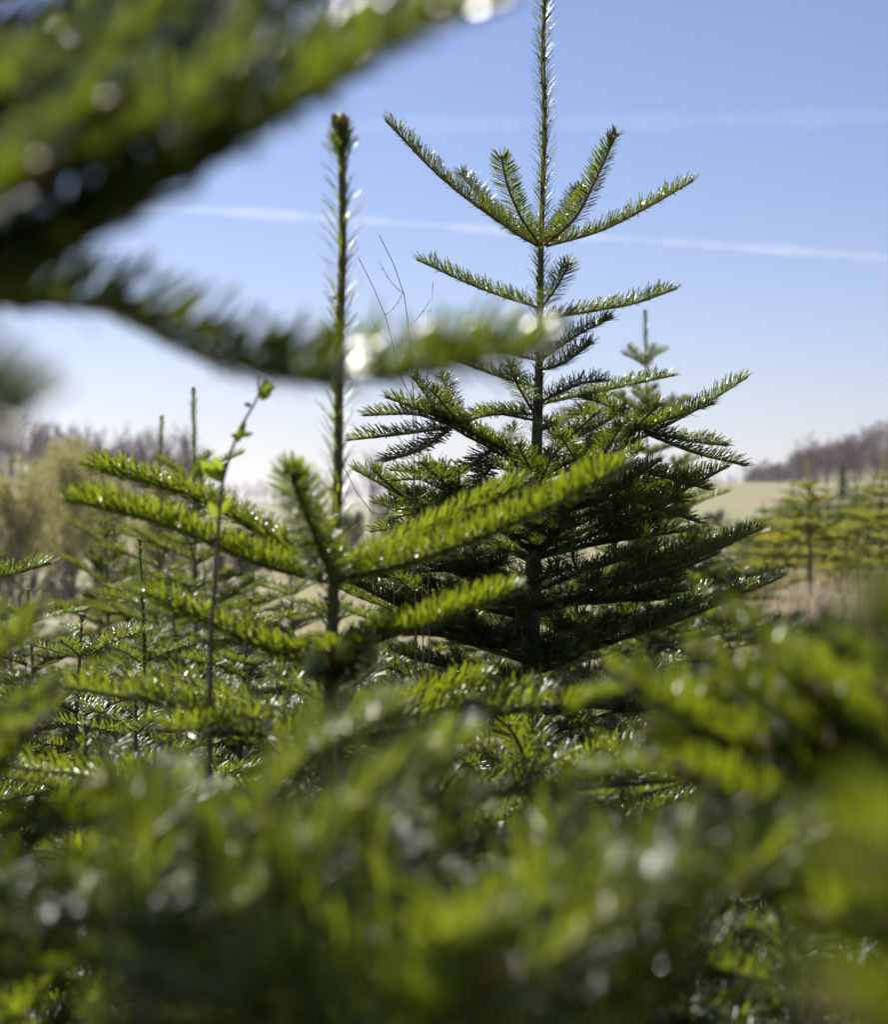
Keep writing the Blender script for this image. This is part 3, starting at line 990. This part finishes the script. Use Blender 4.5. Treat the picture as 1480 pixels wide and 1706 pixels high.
GF = 'firs scattered over the dry meadow'
place(protoT, 1350, 770, 20.0, 1.6, 'yellowed fir on a bare brown stem alone in the dry grass', GF, 0.3, 1.15)
place(protoY, 1290, 845, 22.0, 1.5, 'golden yellow bush fir next to the bare stemmed fir', GF, 1.0, 1.5)
place(protoG, 1325, 815, 30.0, 1.5, 'green fir behind the bare stemmed fir', GF, 2.0, 1.3)
place(protoY, 1430, 835, 28.0, 1.5, 'golden fir in the row before the dark spruce', GF, 2.6, 1.6)
place(protoG, 1400, 825, 33.0, 1.5, 'green fir in the row right below the dark spruce', GF, 3.0, 1.5)
place(protoT, 1470, 760, 26.0, 1.6, 'leggy fir with pale leader at the end of the meadow row', GF, 4.0, 1.2)
place(protoG, 1470, 830, 36.0, 1.5, 'green fir closing the row behind the leggy fir', GF, 0.7, 1.5)
place(protoG, 1260, 850, 34.0, 1.5, 'green fir at the near corner of the mown slope', GF, 4.4, 1.4)
place(protoY, 1375, 850, 25.0, 1.5, 'yellow green fir filling the gap right of the bare stem', GF, 5.2, 1.5)
place(protoY, 1235, 880, 26.0, 1.5, 'small golden fir beside the longest low arm of the tall fir', GF, 0.9, 1.4)
place(protoG, 1355, 822, 40.0, 1.5, 'green fir far back below the wood edge', GF, 1.9, 1.6)
place(protoG, 1440, 815, 44.0, 1.5, 'farthest green fir of the meadow row under the brown wood', GF, 5.9, 1.7)

for i_, (px, py, d, pr, sx, lab) in enumerate([
        (1190, 880, 16, 'G', 1.6, 'low green fir half behind the tall fir right flank'),
        (1235, 905, 17, 'G', 1.5, 'low green fir beyond the tip of the longest low arm'),
        (1275, 900, 19, 'Y', 1.5, 'small golden fir out in the straw before the mown slope'),
        (1215, 855, 36, 'G', 1.7, 'distant green fir below the mown slope'),
        (1245, 862, 30, 'G', 1.6, 'low green fir tucked at the foot of the mown slope'),
        (1275, 838, 38, 'G', 1.5, 'green fir just right of the mown slope corner'),
        (1305, 858, 27, 'Y', 1.6, 'rounded golden fir hugging the bare stemmed fir'),
        (1340, 835, 35, 'G', 1.6, 'green fir close behind the yellowed bare stemmed crown'),
        (1385, 838, 30, 'G', 1.6, 'low green fir right below the dark spruce trunk'),
        (1410, 862, 24, 'Y', 1.7, 'broad golden fir fronting the row below the dark spruce'),
        (1450, 852, 30, 'G', 1.7, 'broad green fir between golden fir and leggy fir'),
        (1485, 850, 25, 'Y', 1.7, 'broad golden fir spilling past the leggy fir'),
        (1420, 815, 50, 'G', 1.7, 'farther green fir showing over the golden row'),
        (1465, 808, 52, 'G', 1.7, 'farther green fir behind the leggy pale leader'),
        (1300, 835, 48, 'G', 1.7, 'farther green fir before the left end of the brown wood'),
        (1322, 806, 62, 'G', 2.0, 'back row green fir under the lower left of the wood'),
        (1352, 800, 66, 'G', 2.0, 'back row green fir right behind the bare stemmed crown'),
        (1378, 802, 60, 'G', 2.0, 'back row green fir just left of the dark spruce'),
        (1425, 798, 64, 'G', 2.0, 'back row green fir just right of the dark spruce'),
        (1452, 794, 68, 'G', 2.0, 'back row green fir before the thick of the wood'),
        (1482, 792, 62, 'G', 2.0, 'back row green fir at the far end under the wood')]):
    place({'G': protoG, 'Y': protoY}[pr], px, py, d, 1.5, lab, GF, 0.7 * i_, sx)

# dark spruce at the edge of the wood
sts = Style(dens=60, ln=0.25, wd=0.09, rows=1, sides=4, npt=6, buds=False, lat=0.8, rad=0.02)
sp = make_fir('spruce_tree', 8.0, 0.8, 9, 1.7, 71, (M['needle_dark'], M['twig'], M['bark']), sts, clear=0.08, inter=True, trunk_r=0.14)
px_ = at(1406, 766, 150)
z0 = gz(px_[0], 150)
s_ = (px_[2] - z0) / 8.0
sp.location = (px_[0], 150, z0)
sp.scale = (s_, s_, s_)
tag(sp, 'single dark narrow spruce in front of the brown wood', 'spruce tree')


# ------------------------------------------------------------------ bare wood on the hills
def bare_tree_geo(g, base, H, rng, n_br=26, n_tw=70, crown=0.32, tw_w=0.05, tr=0.012, leaf=None, low=0.3):
    """leafless tree: trunk, rising limbs and a haze of fine twigs"""
    top = base + np.array([rng.normal(0, 0.04) * H, rng.normal(0, 0.04) * H, H * 0.93])
    mid = (base + top) / 2 + np.append(rng.normal(0, 0.02, 2) * H, 0)
    pts = spline([base, mid, top], 5)
    g.tube(pts, np.linspace(tr * H, tr * H * 0.15, 5), 4)
    tips = []
    u = low + (0.97 - low) * rng.random(n_br)
    a = rng.random(n_br) * 6.283
    for k in range(n_br):
        p = base + (top - base) * u[k]
        ll = H * crown * (1.05 - 0.7 * (u[k] - low) / (1 - low)) * (0.7 + 0.5 * rng.random())
        d = np.array([math.cos(a[k]) * 0.75, math.sin(a[k]) * 0.75, 0.75 + 0.4 * rng.random()])
        d /= np.linalg.norm(d)
        q = p + d * ll * 0.5
        e = q + unit(d + np.array([0, 0, 0.45])) * ll * 0.55
        g.tube(np.array([p, q, e]), [tr * H * 0.28, tr * H * 0.18, tr * H * 0.06], 3)
        tips += [(p + d * ll * 0.3, d), (q, d), ((q + e) / 2, d), (e, d)]
    P = np.array([t[0] for t in tips])
    Dv = np.array([t[1] for t in tips])
    i = rng.integers(0, len(P), n_tw)
    d = unit(Dv[i] + rng.normal(0, 0.55, (n_tw, 3)) + np.array([0, 0, 0.25]))
    l = H * (0.06 + 0.09 * rng.random(n_tw))
    w = unit(np.cross(d, rng.normal(0, 1, (n_tw, 3))))
    p = P[i]
    e = p + d * l[:, None]
    V = np.stack([p - w * tw_w, p + w * tw_w, e + w * tw_w * 0.3, e - w * tw_w * 0.3], 1)
    g.add(V, np.arange(n_tw * 4).reshape(-1, 4))
    if leaf is not None:
        lg, n_lf, sz = leaf
        i = rng.integers(0, n_tw, n_lf)
        c = p[i] + d[i] * (l[i] * (0.2 + 0.9 * rng.random(n_lf)))[:, None] + rng.normal(0, 0.02 * H, (n_lf, 3))
        a1 = unit(rng.normal(0, 1, (n_lf, 3)))
        a2 = unit(np.cross(a1, rng.normal(0, 1, (n_lf, 3))))
        s = sz * (0.6 + 0.8 * rng.random(n_lf))[:, None]
        V = np.stack([c - a1 * s, c - a2 * s * 0.6, c + a1 * s, c + a2 * s * 0.6], 1)
        uv = np.zeros((n_lf, 4, 2))
        uv[..., 0] = rng.random(n_lf)[:, None]
        lg.add(V, np.arange(n_lf * 4).reshape(-1, 4), uv)


def wood(name, label, y0, y1, t0, t1, n, Hm, seed, mat, tw=0.06, ntw=70, nbr=11, yref=1.0):
    rng = np.random.default_rng(seed)
    g = Geo()
    for _ in range(n):
        y = y0 + (y1 - y0) * rng.random()
        t = t0 + (t1 - t0) * rng.random()
        x = t * y
        H = Hm * (0.75 + 0.45 * rng.random()) * min(1.0, max(0.6, y / yref))
        bare_tree_geo(g, np.array([x, y, gz(x, y) - 0.2]), H, rng, nbr, ntw, 0.34, tw, 0.012)
    o = g.build(name, mat, smooth=False)
    tag(o, label, None, kind='stuff')


wood('wood', 'brown leafless wood covering the hillside above the mown slope', 400, 740, 0.162, 0.31, 640, 9.8, 81, M['wood_bark'], 0.085, 44, yref=650)
wood('wood', 'lower fringe of the leafless wood reaching down to the meadow firs', 270, 400, 0.188, 0.31, 190, 6.4, 84, M['wood_bark'], 0.05, 60)
wood('wood', 'leafless wood on the hill rising behind the willows', 250, 480, -0.33, -0.13, 460, 11.5, 82, M['wood_bark'], 0.07, 42, 9)
wood('wood', 'far blue grey wood along the valley ridge', 1100, 1500, -0.30, 0.22, 520, 14, 83, M['wood_bark'], 0.28, 22, 8)

# bare crowned tree in the gap beside the slender fir's leader
rng = np.random.default_rng(91)
p = at(622, 905, 70)
root = empty('bare_tree', (p[0], 70, gz(p[0], 70)), 'round crowned leafless tree in the valley gap beside the slender leader', 'tree')
g = Geo()
Hb = at(622, 760, 70)[2] - gz(p[0], 70)
bare_tree_geo(g, np.zeros(3), Hb, rng, 34, 260, 0.42, 0.012, 0.016)
g.build('trunk', M['bare_bark'], root, smooth=False)
for i, (px, pt, d) in enumerate([(600, 838, 52), (650, 828, 58), (560, 850, 48), (430, 880, 60), (470, 865, 66), (40, 925, 40), (150, 915, 44), (240, 905, 42), (330, 900, 46), (390, 895, 40), (520, 890, 44), (690, 880, 48), (1180, 848, 60), (1210, 858, 50)]):
    rng = np.random.default_rng(95 + i)
    p = at(px, pt, d)
    z = gz(p[0], d)
    root = empty('bare_shrub', (p[0], d, z), ['brown leafless shrub directly below the round bare crown', 'brown leafless shrub against the tall fir left tiers',
                 'brown shrub close behind the slender fir leader', 'brown shrub between sapling stem and upright front arm', 'brown shrub behind the upright front arm', 'leafless shrub below the broad willow with two dark stems', 'leafless shrub at the forked willow foot', 'leafless shrub behind the even tiered fir', 'leafless shrub behind the tallest wiry leader fir', 'leafless shrub just right of the sapling stem', 'leafless shrub behind the slender fir whorl', 'leafless shrub showing through the tall fir lower left tiers', 'leafless shrub at the lower edge of the mown slope', 'leafless shrub in front of the mown slope beside the tall fir'][i], 'shrub', 'leafless shrubs in the valley')
    g = Geo()
    H = p[2] - z
    for k in range(5):
        bare_tree_geo(g, np.append(rng.normal(0, 0.35, 2), 0) * H * 0.6, H * (0.7 + 0.3 * rng.random()), rng, 18, 230, 0.45, 0.016, 0.01, low=0.05)
    g.build('stems', M['bare_bark'], root, smooth=False)

# olive-flushed willows on the left
WL = ['broad willow flushed olive on two dark stems', 'slim olive willow with forked dark trunk behind the drooping arm tip',
      'pale olive willow top against the hillside wood', 'low olive willow between the forked trunk and the even tiered fir', 'olive willow farther along the row behind the plantation firs', 'olive willow at the very end of the row']
for i, (px, pt, d, w_) in enumerate([(25, 785, 58, 0.55), (128, 770, 62, 0.5), (80, 762, 72, 0.55), (190, 795, 66, 0.5), (262, 826, 70, 0.5), (-60, 780, 60, 0.55)]):
    rng = np.random.default_rng(120 + i)
    p = at(px, pt, d)
    z = gz(p[0], d)
    H = p[2] - z
    root = empty('willow_tree', (p[0], d, z), WL[i], 'willow tree', 'olive willows in the valley')
    g, lg = Geo(), Geo()
    for k in range(3):
        b = np.append(rng.normal(0, 0.05, 2) * H, 0)
        bare_tree_geo(g, b, H * (0.85 + 0.18 * rng.random()), rng, 34, 320, w_, 0.009, 0.013, (lg, 5200, 0.034), low=0.02)
    g.build('trunk', M['bare_bark'], root, smooth=False)
    c = lg.build('crown', M['olive_leaf'], root, smooth=False)
    c['kind'] = 'stuff'

# ------------------------------------------------------------------ grass
def grass(name, label, mat, n, seed, hmin, hmax, wd, zone):
    rng = np.random.default_rng(seed)
    y = zone[0] * (zone[1] / zone[0]) ** rng.random(n)
    t = zone[2] + (zone[3] - zone[2]) * rng.random(n)
    x = t * y
    # clumps
    cl = np.sin(x * 2.1 + 0.7 * y) + np.sin(y * 1.3 - x) + rng.normal(0, 0.9, n)
    k = cl > -0.3
    x, y = x[k], y[k]
    n = len(x)
    z = ground_z(x, y)
    h = hmin + (hmax - hmin) * rng.random(n) ** 1.5
    a = rng.random(n) * 6.283
    lean = 0.15 + 0.55 * rng.random(n)
    b = np.stack([x, y, z - 0.01], 1)
    dh = np.stack([np.cos(a), np.sin(a), np.zeros(n)], 1)
    w = np.stack([-np.sin(a), np.cos(a), np.zeros(n)], 1)
    ww = wd * (0.7 + 0.6 * rng.random(n)) * (1 + y / 25)
    V = []
    for u, f in ((0, 1.0), (0.55, 0.8), (1.0, 0.15)):
        c = b + dh * (h * lean * u * u)[:, None] + UP * (h * u * (1 - 0.25 * lean * u))[:, None]
        V.append(np.stack([c - w * (ww * f)[:, None], c + w * (ww * f)[:, None]], 1))
    V = np.stack(V, 1)
    bi = np.arange(n) * 6
    f = np.stack([np.stack([bi + 2 * q, bi + 2 * q + 1, bi + 2 * q + 3, bi + 2 * q + 2], -1) for q in (0, 1)], 1)
    uv = np.zeros((n, 3, 2, 2))
    uv[..., 0] = rng.random(n)[:, None, None]
    g = Geo()
    g.add(V, f, uv)
    o = g.build(name, mat)
    tag(o, label, None, kind='stuff')


grass('dry_grass', 'straw coloured dry grass over the meadow', M['straw'], 24000, 201, 0.10, 0.42, 0.0022, (2.5, 60, -0.30, 0.32))
grass('dry_grass', 'tall pale dry grass around the meadow firs', M['straw'], 16000, 203, 0.18, 0.5, 0.0022, (7, 28, 0.12, 0.30))
grass('green_grass', 'fresh green grass between the straw', M['grass'], 14000, 202, 0.05, 0.16, 0.0022, (1.5, 60, -0.30, 0.32))

# ------------------------------------------------------------------ leafing sapling
rng = np.random.default_rng(301)
DS = 2.0
sb = at(346, 1230, DS)
root = empty('sapling', (sb[0], DS, gz(sb[0], DS)), 'thin brown deciduous sapling with fresh green leaf clusters', 'sapling')
off = np.array(root.location)
g = Geo()
spts = spline([np.array(root.location), at(350, 1165, DS), at(358, 980, DS), at(366, 850, DS), at(374, 785, DS), at(392, 735, DS), at(412, 685, DS), at(436, 662, DS), at(442, 632, DS)], 40)
g.tube(spts, np.interp(np.linspace(0, 1, 40), [0, 0.55, 0.75, 1], [0.0052, 0.0042, 0.0028, 0.0011]), 7)
g.tube(np.array([at(432, 660, DS), at(430, 640, DS), at(431, 628, DS)]), [0.0013, 0.0011, 0.0008], 5)
for (px, py) in [(372, 778), (396, 728), (418, 676), (362, 900), (356, 1000)]:
    g.bud(at(px, py, DS), unit(np.array([rng.normal(), -0.5, 0.6])), 0.0028, 0.008)
g.shift(off).build('stem', M['sapling'], root)


def leaf(root, p, d, nrm, L, W):
    """one folded, toothed young leaf"""
    d = unit(d)
    s = unit(np.cross(d, nrm))
    n = np.cross(s, d)
    us = np.linspace(0, 1, 7)
    wv = np.array([0.08, 0.62, 0.95, 1.0, 0.8, 0.45, 0.02]) * W * 0.5
    wv = wv * (1 + 0.16 * (np.arange(7) % 2))
    c = p + d * (us * L)[:, None] + n * (0.18 * L * us ** 2)[:, None]
    V = np.stack([c - s * wv[:, None] + n * (0.5 * wv)[:, None], c, c + s * wv[:, None] + n * (0.5 * wv)[:, None]], 1)
    f = []
    for i in range(6):
        for k in range(2):
            f.append([i * 3 + k, i * 3 + k + 1, (i + 1) * 3 + k + 1, (i + 1) * 3 + k])
    g = Geo()
    uv = np.zeros((7, 3, 2))
    uv[..., 0] = random.random()
    g.add(V, f, uv)
    g.shift(np.array(root.location)).build('leaf', M['leaf'], root)


random.seed(4)
for (px, py, tx, ty, dz, W) in [(371, 800, 340, 768, .00, .016), (371, 798, 350, 762, -.012, .012), (372, 804, 335, 782, -.01, .010), (373, 792, 360, 770, .008, .010),
                                (398, 735, 412, 706, 0, .010), (396, 738, 404, 715, -.01, .009), (402, 728, 420, 724, .005, .007),
                                (432, 668, 460, 652, 0, .018), (434, 666, 456, 640, -.01, .012), (436, 660, 446, 640, .01, .010),
                                (362, 862, 350, 838, 0, .010), (364, 860, 382, 830, .01, .007), (357, 1000, 340, 1020, 0, .008), (354, 1085, 372, 1068, -.01, .010)]:
    a, b = at(px, py, DS), at(tx, ty, DS + dz)
    leaf(root, a, b - a, np.array([rng.normal(0, .5), -0.8, 0.5]), np.linalg.norm(b - a) * 1.1, W)

# ------------------------------------------------------------------ dry stalks
GS = 'dry weed stalks'


def stalk(label, pix, d, r, side=0, seed=0, mat='straw'):
    rng = np.random.default_rng(seed)
    pts = [at(p[0], p[1], d) for p in pix]
    base = np.array([pts[0][0] + 0.01, d, gz(pts[0][0], d)])
    root = empty('weed_stalk', base, label, 'weed stalk', GS)
    g = Geo()
    sp_ = spline([base] + pts, 30)
    g.tube(sp_, np.linspace(r * 1.4, r * 0.5, 30), 5)
    g.shift(base).build('stem', M[mat], root)
    for k in range(side):
        i = int(30 * (0.72 + 0.25 * k / max(1, side)))
        p = sp_[i]
        dd = unit(np.array([(-1) ** k * 0.8, rng.normal(0, .5), 0.7]))
        l = 0.03 + 0.035 * rng.random()
        g = Geo()
        q = spline([p, p + dd * l * 0.5, p + dd * l + UP * l * 0.25], 6)
        g.tube(q, np.linspace(r * 0.5, r * 0.25, 6), 4)
        for j in range(3):
            g.bud(q[2 + j], unit(rng.normal(0, 1, 3)), 0.0009, 0.003)
        g.shift(base).build('side_twig', M[mat], root)


stalk('wispy brown weed stalk arching up between the two sharp leaders', [(690, 760), (682, 560), (668, 470), (632, 392)], 3.0, 0.0013, 6, 1, 'sapling')
stalk('hair thin weed stalk leaning against the slender leader needles', [(700, 800), (665, 620), (640, 520), (598, 430)], 3.0, 0.0012, 5, 2, 'sapling')
stalk('straight fine weed stalk before the left arms of the tall fir', [(712, 640), (716, 540), (722, 470)], 3.1, 0.0010, 3, 3, 'sapling')
stalk('dark bent weed stem low in the valley gap', [(655, 890), (640, 875), (600, 830), (572, 775)], 2.9, 0.0012, 2, 4, 'sapling')
stalk('pale straw stalk slanting over the foot of the slender fir', [(560, 1215), (600, 1172), (640, 1135), (676, 1098)], 1.9, 0.0014, 0, 5)
stalk('bare brown stalk standing in the dry grass beside the golden firs', [(1452, 960), (1450, 930), (1448, 890)], 16.0, 0.005, 3, 6, 'sapling')
stalk('second brown stalk in the dry grass near the bare stemmed fir', [(1434, 970), (1432, 940), (1430, 905)], 17.0, 0.005, 3, 7, 'sapling')

# ------------------------------------------------------------------ spring haze over the valley
def haze_box():
    x0, x1, y0, y1, z0, z1 = -3100, 3100, -3100, 3100, -6.0, 62.0
    v = [(x, y, z) for z in (z0, z1) for y in (y0, y1) for x in (x0, x1)]
    f = [(0, 2, 3, 1), (4, 5, 7, 6), (0, 1, 5, 4), (2, 6, 7, 3), (0, 4, 6, 2), (1, 3, 7, 5)]
    g = Geo()
    g.add(np.array(v, float), f)
    m, nt, out = mat_new('haze_air')
    vv = N(nt, 'ShaderNodeVolumePrincipled')
    vv.inputs['Color'].default_value = (0.80, 0.89, 1.0, 1)
    vv.inputs['Density'].default_value = 0.00016
    vv.inputs['Anisotropy'].default_value = 0.45
    nt.links.new(vv.outputs[0], out.inputs['Volume'])
    o = g.build('haze', m, smooth=False)
    tag(o, 'thin pale haze in the air over the valley', None, kind='stuff')


haze_box()
